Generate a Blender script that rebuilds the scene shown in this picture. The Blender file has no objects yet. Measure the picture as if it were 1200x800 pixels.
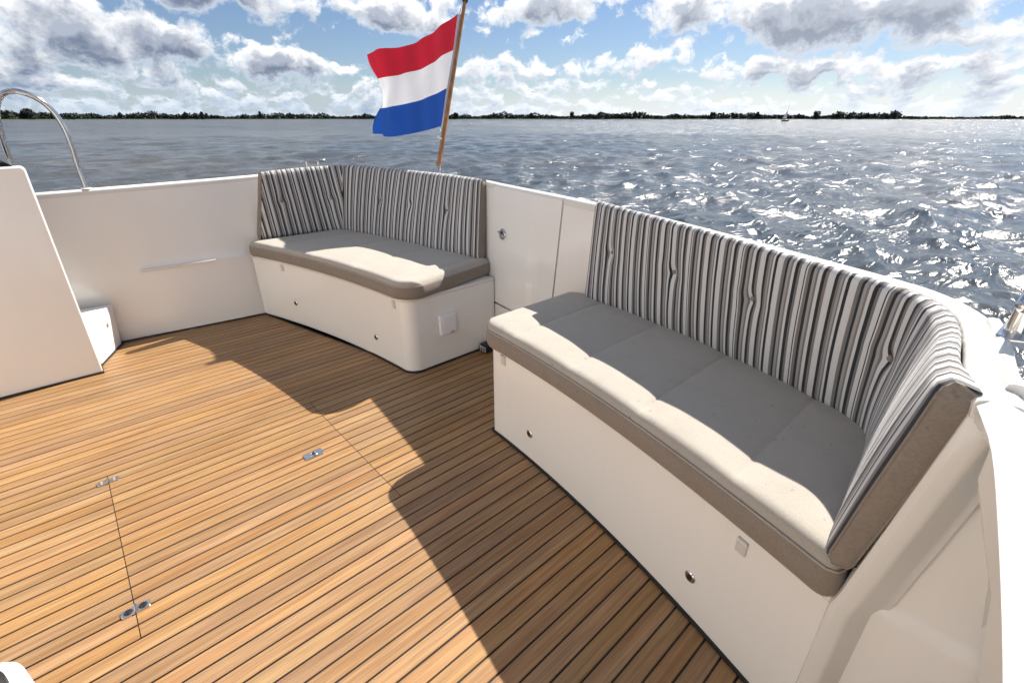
import bpy, bmesh, math, random
import numpy as np
from mathutils import Vector, Matrix
random.seed(7); np.random.seed(7)
S = bpy.context.scene
COL = S.collection
R = math.radians

# ------------------------------------------------------------------ camera
CAM_H = 1.25
HEAD, PITCH = 47.7423, 24.9889
cam = bpy.data.cameras.new("camera")
cam_o = bpy.data.objects.new("camera", cam); COL.objects.link(cam_o)
cam.sensor_width = 36.0; cam.lens = 560.0/1200.0*36.0
cam.clip_start = 0.02; cam.clip_end = 20000
h, p = R(HEAD), R(PITCH)
Dv = Vector((math.cos(h)*math.cos(p), math.sin(h)*math.cos(p), -math.sin(p)))
Rv = Vector((math.sin(h), -math.cos(h), 0)); Uv = Rv.cross(Dv)
cam_o.matrix_world = Matrix(((Rv.x, Uv.x, -Dv.x, 0), (Rv.y, Uv.y, -Dv.y, 0), (Rv.z, Uv.z, -Dv.z, CAM_H), (0, 0, 0, 1)))
S.camera = cam_o

# ------------------------------------------------------------------ light
SUN_AZ, SUN_EL = 4.5, 44.2
S.view_settings.view_transform = 'Standard'; S.view_settings.look = 'None'
S.view_settings.exposure = 1.45; S.view_settings.gamma = 1.0
sun = bpy.data.lights.new("sun", 'SUN'); sun.energy = 3.5; sun.angle = R(0.5); sun.color = (1, .95, .87)
sun_o = bpy.data.objects.new("sun", sun); COL.objects.link(sun_o)
sd = Vector((math.cos(R(SUN_AZ))*math.cos(R(SUN_EL)), math.sin(R(SUN_AZ))*math.cos(R(SUN_EL)), math.sin(R(SUN_EL))))
sun_o.rotation_euler = (-sd).to_track_quat('-Z', 'Y').to_euler()

# ------------------------------------------------------------------ node helpers
class NV:
    """a scalar socket with arithmetic that writes Math nodes"""
    def __init__(s, t, sock): s.t = t; s.s = sock
    def _op(s, op, *a):
        n = s.t.nodes.new('ShaderNodeMath'); n.operation = op
        s.t.links.new(s.s, n.inputs[0])
        for i, v in enumerate(a):
            if isinstance(v, NV): s.t.links.new(v.s, n.inputs[i+1])
            else: n.inputs[i+1].default_value = v
        return NV(s.t, n.outputs[0])
    def __add__(s, o): return s._op('ADD', o)
    def __sub__(s, o): return s._op('SUBTRACT', o)
    def __mul__(s, o): return s._op('MULTIPLY', o)
    def __truediv__(s, o): return s._op('DIVIDE', o)
    def mx(s, o): return s._op('MAXIMUM', o)
    def mn(s, o): return s._op('MINIMUM', o)
    def pw(s, o): return s._op('POWER', o)
    def clamp(s): return s.mx(0.0).mn(1.0)
    def lt(s, o): return s._op('LESS_THAN', o)
    def ss(s, a, b):
        n = s.t.nodes.new('ShaderNodeMapRange'); n.interpolation_type = 'SMOOTHSTEP'
        s.t.links.new(s.s, n.inputs[0]); n.inputs[1].default_value = a; n.inputs[2].default_value = b
        return NV(s.t, n.outputs[0])
def mixc(t, fac, a, b, mode='MIX'):
    n = t.nodes.new('ShaderNodeMix'); n.data_type = 'RGBA'; n.blend_type = mode
    for i, v in ((0, fac), (6, a), (7, b)):
        if isinstance(v, NV): t.links.new(v.s, n.inputs[i])
        elif isinstance(v, bpy.types.NodeSocket): t.links.new(v, n.inputs[i])
        elif i == 0: n.inputs[0].default_value = v
        else: n.inputs[i].default_value = (*v, 1) if len(v) == 3 else v
    return n.outputs[2]
def noise(t, vec, scale, detail=4, rough=.5, dist=0.0, dim='3D'):
    n = t.nodes.new('ShaderNodeTexNoise'); n.noise_dimensions = dim
    n.inputs['Scale'].default_value = scale; n.inputs['Detail'].default_value = detail
    n.inputs['Roughness'].default_value = rough; n.inputs['Distortion'].default_value = dist
    if vec is not None: t.links.new(vec, n.inputs['Vector'])
    return NV(t, n.outputs['Fac'])
def vmath(t, op, a, b):
    n = t.nodes.new('ShaderNodeVectorMath'); n.operation = op
    for i, v in enumerate((a, b)):
        if isinstance(v, bpy.types.NodeSocket): t.links.new(v, n.inputs[i])
        else: n.inputs[i].default_value = v
    return n.outputs[0]

# ------------------------------------------------------------------ sky
SKY_STRENGTH = 0.05; SKY_TINT = (.60, .63, .72)
W = bpy.data.worlds.new("World"); S.world = W; W.use_nodes = True
W.cycles.sampling_method = 'MANUAL'; W.cycles.sample_map_resolution = 256
t = W.node_tree; t.nodes.clear()
sky = t.nodes.new('ShaderNodeTexSky'); sky.sky_type = 'NISHITA'; sky.sun_disc = False
sky.sun_elevation = R(SUN_EL); sky.sun_rotation = R(90-SUN_AZ); sky.air_density = 1.0; sky.dust_density = .25; sky.ozone_density = 2.5
tc = t.nodes.new('ShaderNodeTexCoord'); DIR = tc.outputs['Generated']
sep = t.nodes.new('ShaderNodeSeparateXYZ'); t.links.new(DIR, sep.inputs[0])
dx, dy, dz = [NV(t, o) for o in sep.outputs]
az = dy._op('ARCTAN2', dx) * 57.2958
el = dz._op('ARCSINE') * 57.2958
# (azimuth, elevation, half width, height above, depth below, strength)
BLOBS = [(13.0, 7.6, 6.0, 2.6, 1.5, 1.15), (86, 6.0, 5.5, 2.9, 2.4, .9), (79.5, 5.2, 4.0, 3.2, 1.6, .8), (71, 4.6, 5.0, 1.7, 1.2, .75), (75, 9.5, 8, 2.4, 1.4, 1.0),
         (60, 8.8, 7.5, 2.4, 1.3, 1.0), (91, 3.4, 5, 1.8, 1.6, .7), (44, 9.6, 5.5, 2.2, 1.0, .8), (43, 7.2, 4.5, 1.0, 1.0, .25),
         (31, 9.0, 4.5, 2.6, 2.1, .95), (20, 7.6, 8.5, 3.2, 1.7, 1.25), (9.5, 6.0, 4.2, 1.5, 1.1, .65), (35, 5.6, 6, 1.1, 1.3, .45),
         (46, 5.2, 5, .9, 1.0, .4), (22, 4.3, 9, 1.0, 1.2, .55), (10, 3.7, 7, 1.1, .9, .55), (64.5, 4.6, 1.8, .8, .6, .55), (53, 4.6, 4, .9, .9, .4)]
rest = noise(t, vmath(t, 'MULTIPLY', DIR, (1, 1, 1.8)), 2.6, 2, .5)     # the same weather goes on all round and overhead
inview = az.ss(-6, 2) * (az*-1.0).ss(-104, -94) * (el*-1.0).ss(-13.5, -10)
other = (rest.ss(.45, .62) * .8) * (inview*-1.0+1.0)
def cloud_field(azs, els):
    f = None
    cb = t.nodes.new('ShaderNodeCombineXYZ'); t.links.new(azs.s, cb.inputs[0]); t.links.new(els.s, cb.inputs[1])
    for a0, e0, w, hu, hd, st in BLOBS:
        hh_ = (hu+hd)*.58; ec = e0+(hu-hd)*.5
        n = t.nodes.new('ShaderNodeVectorMath'); n.operation = 'MULTIPLY_ADD'; t.links.new(cb.outputs[0], n.inputs[0])
        n.inputs[1].default_value = (1/(w*1.2), 1/hh_, 0); n.inputs[2].default_value = (-a0/(w*1.2), -ec/hh_, 0)
        l = t.nodes.new('ShaderNodeVectorMath'); l.operation = 'LENGTH'; t.links.new(n.outputs[0], l.inputs[0])
        q = NV(t, l.outputs['Value'])._op('MULTIPLY_ADD', -st*1.15, st*1.2)
        f = q if f is None else f.mx(q)
    return f.mx(0.0).mn(1.1) * inview + other
low = (el*-1.0).ss(-6.5, -.5)                       # small clouds crowd together near the horizon
warp = t.nodes.new('ShaderNodeTexNoise'); warp.inputs['Scale'].default_value = 14; warp.inputs['Detail'].default_value = 3; t.links.new(DIR, warp.inputs['Vector'])
WV = vmath(t, 'MULTIPLY', vmath(t, 'SUBTRACT', warp.outputs['Color'], (.5, .5, .5)), (.05, .05, .035))
DW = vmath(t, 'ADD', DIR, WV)
ws = t.nodes.new('ShaderNodeSeparateXYZ'); t.links.new(WV, ws.inputs[0]); wx, wz = NV(t, ws.outputs[0]), NV(t, ws.outputs[2])
azw = az + wx*160.0; elw = el + wz*110.0
def density(off, f, full=True):
    v = vmath(t, 'MULTIPLY', vmath(t, 'ADD', DW, off), (1, 1, 1.25))
    big = noise(t, v, 13, 2, .5)
    puff = noise(t, v, 30, 5 if full else 4, .60)
    small = noise(t, vmath(t, 'MULTIPLY', v, (1, 1, 2.1)), 22, 5 if full else 3, .58)
    n = (big-.5)*.9 + (puff-.5)*1.7
    return f*1.05 + n + low*((small-.5)*2.5+.42) - .10
D0 = density((0, 0, 0), cloud_field(azw, elw))
D1 = density((0.004, -0.002, 0.011), cloud_field(azw, elw+.9), False)
cover = D0.ss(.02, .36)
thick = D0.ss(.20, .70)
core = D0.ss(.50, .95)
relief = ((D0-D1)*1.6 + .44).clamp()
skyc = mixc(t, 1.0, sky.outputs[0], tuple(SKY_STRENGTH*q for q in SKY_TINT), 'MULTIPLY')
rim = mixc(t, relief, (.23, .26, .30), (.42, .425, .43))
body = mixc(t, relief, (.085, .105, .145), (.37, .375, .385))
deep = mixc(t, relief, (.075, .092, .13), (.17, .19, .23))
cl = mixc(t, thick, rim, mixc(t, core, body, deep))
sunside = ((az-10.0)*(az-10.0)*-1.0).ss(-3600, -100)
cl = mixc(t, sunside*.15, cl, (.46, .465, .47))
hz = (el*-1.0).ss(-4.0, -.2)
res = mixc(t, cover, skyc, cl)
res = mixc(t, hz*.60, res, mixc(t, sunside, (.185, .235, .295), (.33, .36, .395)))
bg = t.nodes.new('ShaderNodeBackground'); t.links.new(res, bg.inputs[0]); bg.inputs[1].default_value = 1.0
out = t.nodes.new('ShaderNodeOutputWorld'); t.links.new(bg.outputs[0], out.inputs[0])

# ------------------------------------------------------------------ materials
def mat(name, base=(.8, .8, .8), rough=.5, metal=0.0, **kw):
    m = bpy.data.materials.new(name); m.use_nodes = True
    b = m.node_tree.nodes['Principled BSDF']
    b.inputs['Base Color'].default_value = (*base, 1); b.inputs['Roughness'].default_value = rough
    b.inputs['Metallic'].default_value = metal
    for k, v in kw.items(): b.inputs[k].default_value = v
    return m, m.node_tree, b
def bump(t, b, hsock, dist, strength=1.0):
    n = t.nodes.new('ShaderNodeBump'); n.inputs['Distance'].default_value = dist; n.inputs['Strength'].default_value = strength
    t.links.new(hsock.s if isinstance(hsock, NV) else hsock, n.inputs['Height']); t.links.new(n.outputs[0], b.inputs['Normal']); return n
def objcoord(t): return t.nodes.new('ShaderNodeTexCoord').outputs['Object']

M = {}
m, t, b = mat('gelcoat', (.80, .765, .72), .2); b.inputs['Coat Weight'].default_value = .35; b.inputs['Coat Roughness'].default_value = .06
v = objcoord(t)
n1 = noise(t, v, 1.7, 3, .5); n2 = noise(t, v, 9, 4, .6)
gp = t.nodes.new('ShaderNodeNewGeometry').outputs['Position']
runs = noise(t, vmath(t, 'MULTIPLY', gp, (34, 34, 1.6)), 1.0, 4, .6); scuff = noise(t, vmath(t, 'MULTIPLY', gp, (9, 9, 30)), 1.0, 5, .7)
gc = mixc(t, n1.ss(.4, .65)*.5, (.85, .825, .785), (.825, .795, .75))
gc = mixc(t, runs.ss(.52, .75)*.025, gc, (.50, .45, .38)); gc = mixc(t, scuff.ss(.68, .76)*.10, gc, (.42, .38, .33))
t.links.new(gc, b.inputs['Base Color'])
t.links.new((n2*.12+.10).s, b.inputs['Roughness'])
bump(t, b, noise(t, v, 3.5, 2, .4), .0025, .5)
M['gelcoat'] = m
m, t, b = mat('gelcoat_cap', (.74, .715, .67), .25); v = objcoord(t)
t.links.new((noise(t, v, 12, 4, .6)*.15+.15).s, b.inputs['Roughness']); M['cap'] = m
m, t, b = mat('white_plastic', (.82, .82, .81), .3); M['plastic'] = m
m, t, b = mat('grey_plastic', (.45, .43, .41), .4); M['grey_plastic'] = m
m, t, b = mat('tab_plastic', (.60, .56, .52), .4); M['tab'] = m
m, t, b = mat('black_rubber', (.012, .012, .013), .55); M['black'] = m
m, t, b = mat('stainless', (.62, .61, .60), .12, 1.0); v = objcoord(t)
t.links.new((noise(t, v, 40, 4, .6)*.16+.06).s, b.inputs['Roughness']); M['steel'] = m
m, t, b = mat('tinted_glass', (.01, .012, .014), .04); M['darkglass'] = m
m, t, b = mat('bronze_knob', (.05, .03, .02), .35); M['knob'] = m

# teak: grain along X, each plank its own tone
def teak(name, c1, c2, c3):
    m, t, b = mat(name, c2, .5)
    v = objcoord(t)
    oi = t.nodes.new('ShaderNodeObjectInfo'); rnd = NV(t, oi.outputs['Random'])
    cx = t.nodes.new('ShaderNodeCombineXYZ')
    t.links.new((rnd*37.0).s, cx.inputs[0]); t.links.new((rnd*91.0).s, cx.inputs[1]); t.links.new((rnd*13.0).s, cx.inputs[2])
    v2 = vmath(t, 'ADD', v, cx.outputs[0])
    long_ = noise(t, vmath(t, 'MULTIPLY', v2, (1.5, 58, 40)), 1.3, 5, .62, .5)
    fine = noise(t, vmath(t, 'MULTIPLY', v2, (5, 150, 80)), 1.3, 3, .6)
    figure = noise(t, vmath(t, 'MULTIPLY', v2, (2.4, 26, 16)), 1.0, 3, .6)
    col = mixc(t, long_.ss(.3, .7), c1, c2)
    col = mixc(t, (figure.ss(.45, .75)*.55), col, c3)
    dark = long_.ss(.62, .72) * noise(t, vmath(t, 'MULTIPLY', v2, (2.2, 40, 30)), 1.0, 3, .6).ss(.45, .7)
    col = mixc(t, dark*.75, col, (.13, .06, .028))
    col = mixc(t, fine.ss(.40, .68)*.50, col, (.17, .085, .04))
    gp = t.nodes.new('ShaderNodeNewGeometry').outputs['Position']
    wear = noise(t, gp, 1.7, 5, .6).ss(.38, .68); spots = noise(t, gp, 26, 3, .6).ss(.68, .76)
    col = mixc(t, wear*.12, col, (.40, .29, .19)); col = mixc(t, spots*.25, col, (.15, .085, .045))
    hs = t.nodes.new('ShaderNodeHueSaturation'); t.links.new(col, hs.inputs['Color'])
    t.links.new((rnd*.26+.85).s, hs.inputs['Value']); t.links.new((((rnd*7.3)._op('FRACT'))*.007+.4965).s, hs.inputs['Hue'])
    t.links.new((((rnd*3.1)._op('FRACT'))*.10+.95).s, hs.inputs['Saturation'])
    t.links.new(hs.outputs[0], b.inputs['Base Color'])
    t.links.new((fine*.25+.36).s, b.inputs['Roughness'])
    bump(t, b, fine, .0006, .6)
    return m
M['teak'] = teak('teak_plank', (.245, .128, .050), (.375, .215, .089), (.45, .285, .138))
m, t, b = mat('varnished_wood', (.33, .15, .055), .3); v = objcoord(t)
t.links.new(mixc(t, noise(t, vmath(t, 'MULTIPLY', v, (30, 30, 2)), 1.5, 4, .6).ss(.3, .7), (.24, .10, .035), (.40, .20, .08)), b.inputs['Base Color']); M['varnish'] = m

def fabric(name, c, c2, wv=900):
    m, t, b = mat(name, c, .85); v = objcoord(t)
    w1 = noise(t, vmath(t, 'MULTIPLY', v, (wv, wv*.25, wv*.6)), 1.0, 2, .5)
    w2 = noise(t, v, 14, 5, .6); sp = noise(t, v, 55, 2, .4)
    col = mixc(t, w1.ss(.35, .65)*.5, c, c2)
    col = mixc(t, w2.ss(.4, .7)*.22, col, tuple(x*.8 for x in c))
    col = mixc(t, sp.ss(.70, .76)*.35, col, (.09, .07, .06))
    t.links.new(col, b.inputs['Base Color']); b.inputs['Sheen Weight'].default_value = .25
    hh = noise(t, vmath(t, 'MULTIPLY', v, (420, 420, 420)), 1.0, 2, .5)*.3 + noise(t, v, 22, 3, .5)
    bump(t, b, hh, .003, .5)
    return m
M['taupe'] = fabric('taupe_fabric', (.365, .325, .275), (.45, .41, .35))
M['taupe_dark'] = fabric('taupe_boxing', (.215, .175, .138), (.28, .232, .188), 500)

# striped fabric: runs on the UV map (u = metres along the cushion)
m, t, b = mat('striped_fabric', (.5, .5, .5), .85)
uv = t.nodes.new('ShaderNodeUVMap'); uv.uv_map = 'UVMap'
su = t.nodes.new('ShaderNodeSeparateXYZ'); t.links.new(uv.outputs[0], su.inputs[0])
u = NV(t, su.outputs[0]); vv = NV(t, su.outputs[1])
cr = t.nodes.new('ShaderNodeValToRGB'); cr.color_ramp.interpolation = 'CONSTANT'
Wh, Bk, Gr, Tp, Lg = (.62, .61, .60), (.010, .010, .012), (.16, .155, .155), (.20, .172, .155), (.33, .32, .31)
pat = [(Wh, 15), (Bk, 8), (Tp, 6), (Lg, 5), (Gr, 4), (Wh, 6), (Bk, 8), (Wh, 16), (Tp, 3), (Gr, 6), (Bk, 6), (Lg, 8), (Tp, 5), (Wh, 7), (Bk, 9), (Gr, 7), (Wh, 12), (Bk, 3), (Wh, 4), (Tp, 8), (Bk, 7), (Lg, 8), (Gr, 5), (Wh, 9), (Bk, 8), (Tp, 8)]
tot = sum(w for _, w in pat); acc = 0
els = cr.color_ramp.elements
for i, (c, w) in enumerate(pat):
    e = els[0] if i == 0 else (els[1] if i == 1 else els.new(acc/tot))
    e.position = acc/tot; e.color = (*c, 1); acc += w
PERIOD = .20
jit = (noise(t, vmath(t, 'MULTIPLY', uv.outputs[0], (9, 9, 1)), 1.0, 3, .5)-.5)*.002
fr = ((u+jit) * (1.0/PERIOD))._op('FRACT'); t.links.new(fr.s, cr.inputs[0])
thr = noise(t, vmath(t, 'MULTIPLY', uv.outputs[0], (900, 60, 1)), 1.0, 2, .5)
col = mixc(t, thr.ss(.3, .7)*.18, cr.outputs[0], mixc(t, .5, cr.outputs[0], (.16, .15, .15)))
t.links.new(col, b.inputs['Base Color']); b.inputs['Sheen Weight'].default_value = .2
bump(t, b, noise(t, vmath(t, 'MULTIPLY', uv.outputs[0], (60, 14, 1)), 1.0, 3, .55), .004, .4)
M['stripe'] = m

def cloth(name, c):
    m, t, b = mat(name, c, .7); v = objcoord(t)
    t.links.new(mixc(t, noise(t, v, 9, 4, .6).ss(.35, .7)*.25, c, tuple(x*.75 for x in c)), b.inputs['Base Color'])
    # thin flag cloth lets the sun through from behind
    tr = t.nodes.new('ShaderNodeBsdfTranslucent'); tr.inputs[0].default_value = (*c, 1)
    mx = t.nodes.new('ShaderNodeMixShader'); mx.inputs[0].default_value = .3
    t.links.new(b.outputs[0], mx.inputs[1]); t.links.new(tr.outputs[0], mx.inputs[2])
    t.links.new(mx.outputs[0], t.nodes['Material Output'].inputs[0]); bump(t, b, noise(t, v, 14, 3, .5), .006, .5); return m
M['red'] = cloth('flag_red', (.50, .010, .028)); M['white_cloth'] = cloth('flag_white', (.80, .78, .80)); M['blue'] = cloth('flag_blue', (.008, .065, .33))

# water
m, t, b = mat('lake_water', (.022, .026, .028), .07); b.inputs['IOR'].default_value = 1.29
v = objcoord(t)
geo = t.nodes.new('ShaderNodeNewGeometry')
dist = t.nodes.new('ShaderNodeVectorMath'); dist.operation = 'LENGTH'; t.links.new(geo.outputs['Position'], dist.inputs[0]); dd = NV(t, dist.outputs[1 if len(dist.outputs) > 1 else 0])
va = vmath(t, 'MULTIPLY', v, (.55, 1.25, 1))
w1 = noise(t, va, 1.3, 3, .55, .5); w2 = noise(t, va, 9.0, 4, .60, .4); w0 = noise(t, va, .24, 4, .55)
def ridge(w, k): return ((((w-.5)*2.0)._op('ABSOLUTE'))*-1.0+1.0).pw(k)
far = dd.ss(20, 140)
paw = noise(t, v, .30, 3, .5).ss(.35, .65)
hgt = ridge(w1, 1.7)*.066 + ridge(w2, 1.5)*(paw*.0095+.003) + (ridge(w0, 2.0)*(noise(t, v, .03, 2, .5).ss(.3, .7)*.8+.6) + w1*.30)*far
bump(t, b, hgt, 1.0, 1.0)
t.links.new(mixc(t, noise(t, v, .05, 3, .5).ss(.35, .65), (.055, .066, .074), (.078, .078, .076)), b.inputs['Base Color'])
t.links.new((far*.06+.16).s, b.inputs['Roughness'])
M['water'] = m
def leafm(name, a, c):
    m, t, b = mat(name, a, .8); v = objcoord(t)
    t.links.new(mixc(t, noise(t, v, .16, 4, .6).ss(.35, .65), a, c), b.inputs['Base Color']); return m
M['leaf'] = leafm('far_foliage', (.014, .022, .016), (.036, .048, .030)); m, t, b = mat('bark', (.05, .04, .03), .9); M['bark'] = m
m, t, b = mat('shore_grass', (.045, .055, .025), .9); M['shore'] = m
m, t, b = mat('sailcloth', (.85, .84, .82), .7); M['sail'] = m
m, t, b = mat('boat_hull_dark', (.22, .07, .05), .4); M['dark_hull'] = m

# ------------------------------------------------------------------ object helpers
def link(o, parent=None):
    COL.objects.link(o)
    if parent: o.parent = parent
    return o
def thing(name, label, cat, loc=(0, 0, 0), group=None):
    o = bpy.data.objects.new(name, None); o.empty_display_size = .1; o.location = loc; link(o)
    o['label'] = label; o['category'] = cat
    if group: o['group'] = group
    return o
def mesh(name, verts, faces, material, parent=None, smooth=40, uvs=None, loc=None):
    """verts are world coordinates; the object's origin is put at loc or, for a child, kept in its parent's frame"""
    me = bpy.data.meshes.new(name)
    off = Vector(loc) if loc is not None else (parent_origin(parent) if parent else Vector((0, 0, 0)))
    me.from_pydata([tuple(Vector(q)-off) for q in verts], [], faces); me.validate(); me.update()
    if isinstance(material, (list, tuple)):
        for q in material: me.materials.append(q)
    else: me.materials.append(material)
    o = bpy.data.objects.new(name, me); link(o, parent)
    if loc is not None: o.location = off - (parent_origin(parent) if parent else Vector((0, 0, 0)))
    if uvs is not None:
        ul = me.uv_layers.new(name='UVMap')
        for poly in me.polygons:
            for li in poly.loop_indices: ul.data[li].uv = uvs[me.loops[li].vertex_index]
    if smooth:
        for q in me.polygons: q.use_smooth = True
        me.set_sharp_from_angle(angle=R(smooth))
    return o
def parent_origin(o):
    v = Vector((0, 0, 0))
    while o: v += Vector(o.location); o = o.parent
    return v
def bevel(o, w, seg=2):
    md = o.modifiers.new('bevel', 'BEVEL'); md.width = w; md.segments = seg; md.limit_method = 'ANGLE'; md.angle_limit = R(35); return o
def extrude(name, poly, z0, z1, material, parent=None, bv=0, smooth=40, seg=2):
    """poly: plan outline counter-clockwise"""
    n = len(poly); V = [(x, y, z0) for x, y in poly]+[(x, y, z1) for x, y in poly]
    F = [tuple(range(n-1, -1, -1)), tuple(range(n, 2*n))]+[(i, (i+1) % n, n+(i+1) % n, n+i) for i in range(n)]
    o = mesh(name, V, F, material, parent, smooth)
    if bv: bevel(o, bv, seg)
    return o
def box(name, c, s, material, parent=None, bv=0, rz=0, ry=0, rx=0):
    mt = Matrix.Rotation(rz, 3, 'Z') @ Matrix.Rotation(ry, 3, 'Y') @ Matrix.Rotation(rx, 3, 'X')
    V = [Vector(c)+mt @ Vector((sx*s[0]/2, sy*s[1]/2, sz*s[2]/2)) for sx in (-1, 1) for sy in (-1, 1) for sz in (-1, 1)]
    F = [(0, 1, 3, 2), (4, 6, 7, 5), (0, 4, 5, 1), (2, 3, 7, 6), (0, 2, 6, 4), (1, 5, 7, 3)]
    o = mesh(name, V, F, material, parent, 0)
    if bv: bevel(o, bv); 
    return o
def grid_faces(nu, nv, wrap=False):
    F = []
    for i in range(nu-1):
        for j in range(nv if wrap else nv-1):
            a = i*nv+j; b_ = i*nv+(j+1) % nv
            F.append((a, b_, b_+nv, a+nv))
    return F
def loft(name, rings, material, parent=None, closed=True, caps=True, smooth=40, uvs=None):
    nv = len(rings[0]); V = [q for r in rings for q in r]; F = grid_faces(len(rings), nv, closed)
    if caps and closed: F += [tuple(range(nv))[::-1], tuple(range(len(V)-nv, len(V)))]
    return mesh(name, V, F, material, parent, smooth, uvs)
def tube(name, pts, r, material, parent=None, seg=14, caps=True):
    pts = [Vector(q) for q in pts]; rr = r if isinstance(r, (list, tuple)) else [r]*len(pts)
    rings = []; up = None
    for i, q in enumerate(pts):
        tn = (pts[min(i+1, len(pts)-1)]-pts[max(i-1, 0)]).normalized()
        if up is None:
            up = tn.orthogonal().normalized()
        up = (up - tn*up.dot(tn)).normalized(); sd_ = tn.cross(up)
        rings.append([q+(up*math.cos(2*math.pi*k/seg)+sd_*math.sin(2*math.pi*k/seg))*rr[i] for k in range(seg)])
    return loft(name, rings, material, parent, True, caps, 60)
def catmull(P, n):
    P = [np.array(q, float) for q in P]; P = [2*P[0]-P[1]]+P+[2*P[-1]-P[-2]]; out = []
    seg = [np.linalg.norm(P[i+1]-P[i]) for i in range(1, len(P)-2)]; tot = sum(seg)
    for i in range(1, len(P)-2):
        k = max(2, int(round(n*seg[i-1]/tot)))
        p0, p1, p2, p3 = P[i-1:i+3]
        d1 = max(np.linalg.norm(p2-p1), 1e-6)
        m1 = (p2-p0)/(np.linalg.norm(p2-p1)+np.linalg.norm(p1-p0))*d1; m2 = (p3-p1)/(np.linalg.norm(p3-p2)+np.linalg.norm(p2-p1))*d1
        for q in range(k):
            s = q/k; out.append((2*s**3-3*s**2+1)*p1+(s**3-2*s**2+s)*m1+(-2*s**3+3*s**2)*p2+(s**3-s**2)*m2)
    out.append(P[-2]); return np.array(out)
def arclen(P):
    d = np.linalg.norm(np.diff(P[:, :3], axis=0), axis=1); return np.concatenate([[0], np.cumsum(d)])
def resample(P, n):
    s = arclen(P); q = np.linspace(0, s[-1], n); return np.stack([np.interp(q, s, P[:, k]) for k in range(P.shape[1])], 1)
def normals2(P):
    """horizontal unit normals, to the left of travel"""
    T = np.gradient(P[:, :2], axis=0); T /= np.linalg.norm(T, axis=1)[:, None]+1e-9
    return np.stack([-T[:, 1], T[:, 0], np.zeros(len(P))], 1)

def rounded(pts_r, seg=8):
    """pts_r: [(x, y, radius)] -> outline with arcs"""
    out = []; n = len(pts_r)
    for i, (x, y, r) in enumerate(pts_r):
        if r == 0: out.append((x, y)); continue
        p = Vector((x, y)); a = Vector(pts_r[i-1][:2])-p; b_ = Vector(pts_r[(i+1) % n][:2])-p; a.normalize(); b_.normalize()
        ang = a.angle(b_); d = r/math.tan(ang/2); c = p+(a+b_).normalized()*(r/math.sin(ang/2))
        s0 = p+a*d-c; s1 = p+b_*d-c; a0 = math.atan2(s0.y, s0.x); a1 = math.atan2(s1.y, s1.x); da = (a1-a0+math.pi) % (2*math.pi)-math.pi
        out += [(c.x+r*math.cos(a0+da*k/seg), c.y+r*math.sin(a0+da*k/seg)) for k in range(seg+1)]
    return out

# ================================================================== LAKE
WATER_Z = -.62
def build_water():
    azs = np.concatenate([np.arange(-22, 112, .22), np.arange(112, 338, 1.8)])
    rs = [2.2]
    while rs[-1] < 7000: rs.append(rs[-1]*(1.0085 if 5 < rs[-1] < 70 else 1.022)+.006)
    rs = np.array(rs)
    A, Rr = np.meshgrid(np.radians(azs), rs, indexing='ij')
    X = Rr*np.cos(A); Y = Rr*np.sin(A); Z = np.zeros_like(X); DX = np.zeros_like(X); DY = np.zeros_like(X)
    rng = np.random.RandomState(5)
    spac = np.where(Rr < 70, np.maximum(Rr*.0085, .05), Rr*.022)
    for k in range(80):
        lam = 10**rng.uniform(math.log10(.32), math.log10(4.5))
        th = R(100)+rng.normal(0, .62); kx, ky = math.cos(th)*2*math.pi/lam, math.sin(th)*2*math.pi/lam
        amp = .0068*lam**.62*rng.uniform(.6, 1.3)
        att = np.clip((lam/spac-2.2)/3, 0, 1)
        ph = kx*X+ky*Y+rng.uniform(0, 6.28)
        s, c = np.sin(ph), np.cos(ph)
        Z += amp*att*s; DX += amp*att*c*math.cos(th)*.8; DY += amp*att*c*math.sin(th)*.8
    X = X+DX; Y = Y+DY; Z = Z+WATER_Z
    nu, nv = X.shape
    V = np.stack([X, Y, Z], -1).reshape(-1, 3)
    i = np.arange(nu)[:, None]; j = np.arange(nv-1)[None, :]; i2 = (i+1) % nu
    F = np.stack([i*nv+j, i*nv+j+1, i2*nv+j+1, i2*nv+j], -1).reshape(-1, 4)
    me = bpy.data.meshes.new('lake_water'); me.vertices.add(len(V)); me.vertices.foreach_set('co', V.ravel().astype(np.float32))
    me.loops.add(F.size); me.loops.foreach_set('vertex_index', F.ravel().astype(np.int32)); me.polygons.add(len(F))
    me.polygons.foreach_set('loop_start', np.arange(0, F.size, 4, dtype=np.int32)); me.polygons.foreach_set('loop_total', np.full(len(F), 4, dtype=np.int32))
    me.polygons.foreach_set('use_smooth', np.ones(len(F), dtype=bool)); me.update(calc_edges=True); me.validate()
    me.flip_normals() if me.polygons[10].normal.z < 0 else None
    me.materials.append(M['water']); o = bpy.data.objects.new('lake_water', me); link(o); o['kind'] = 'structure'
build_water()

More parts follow.
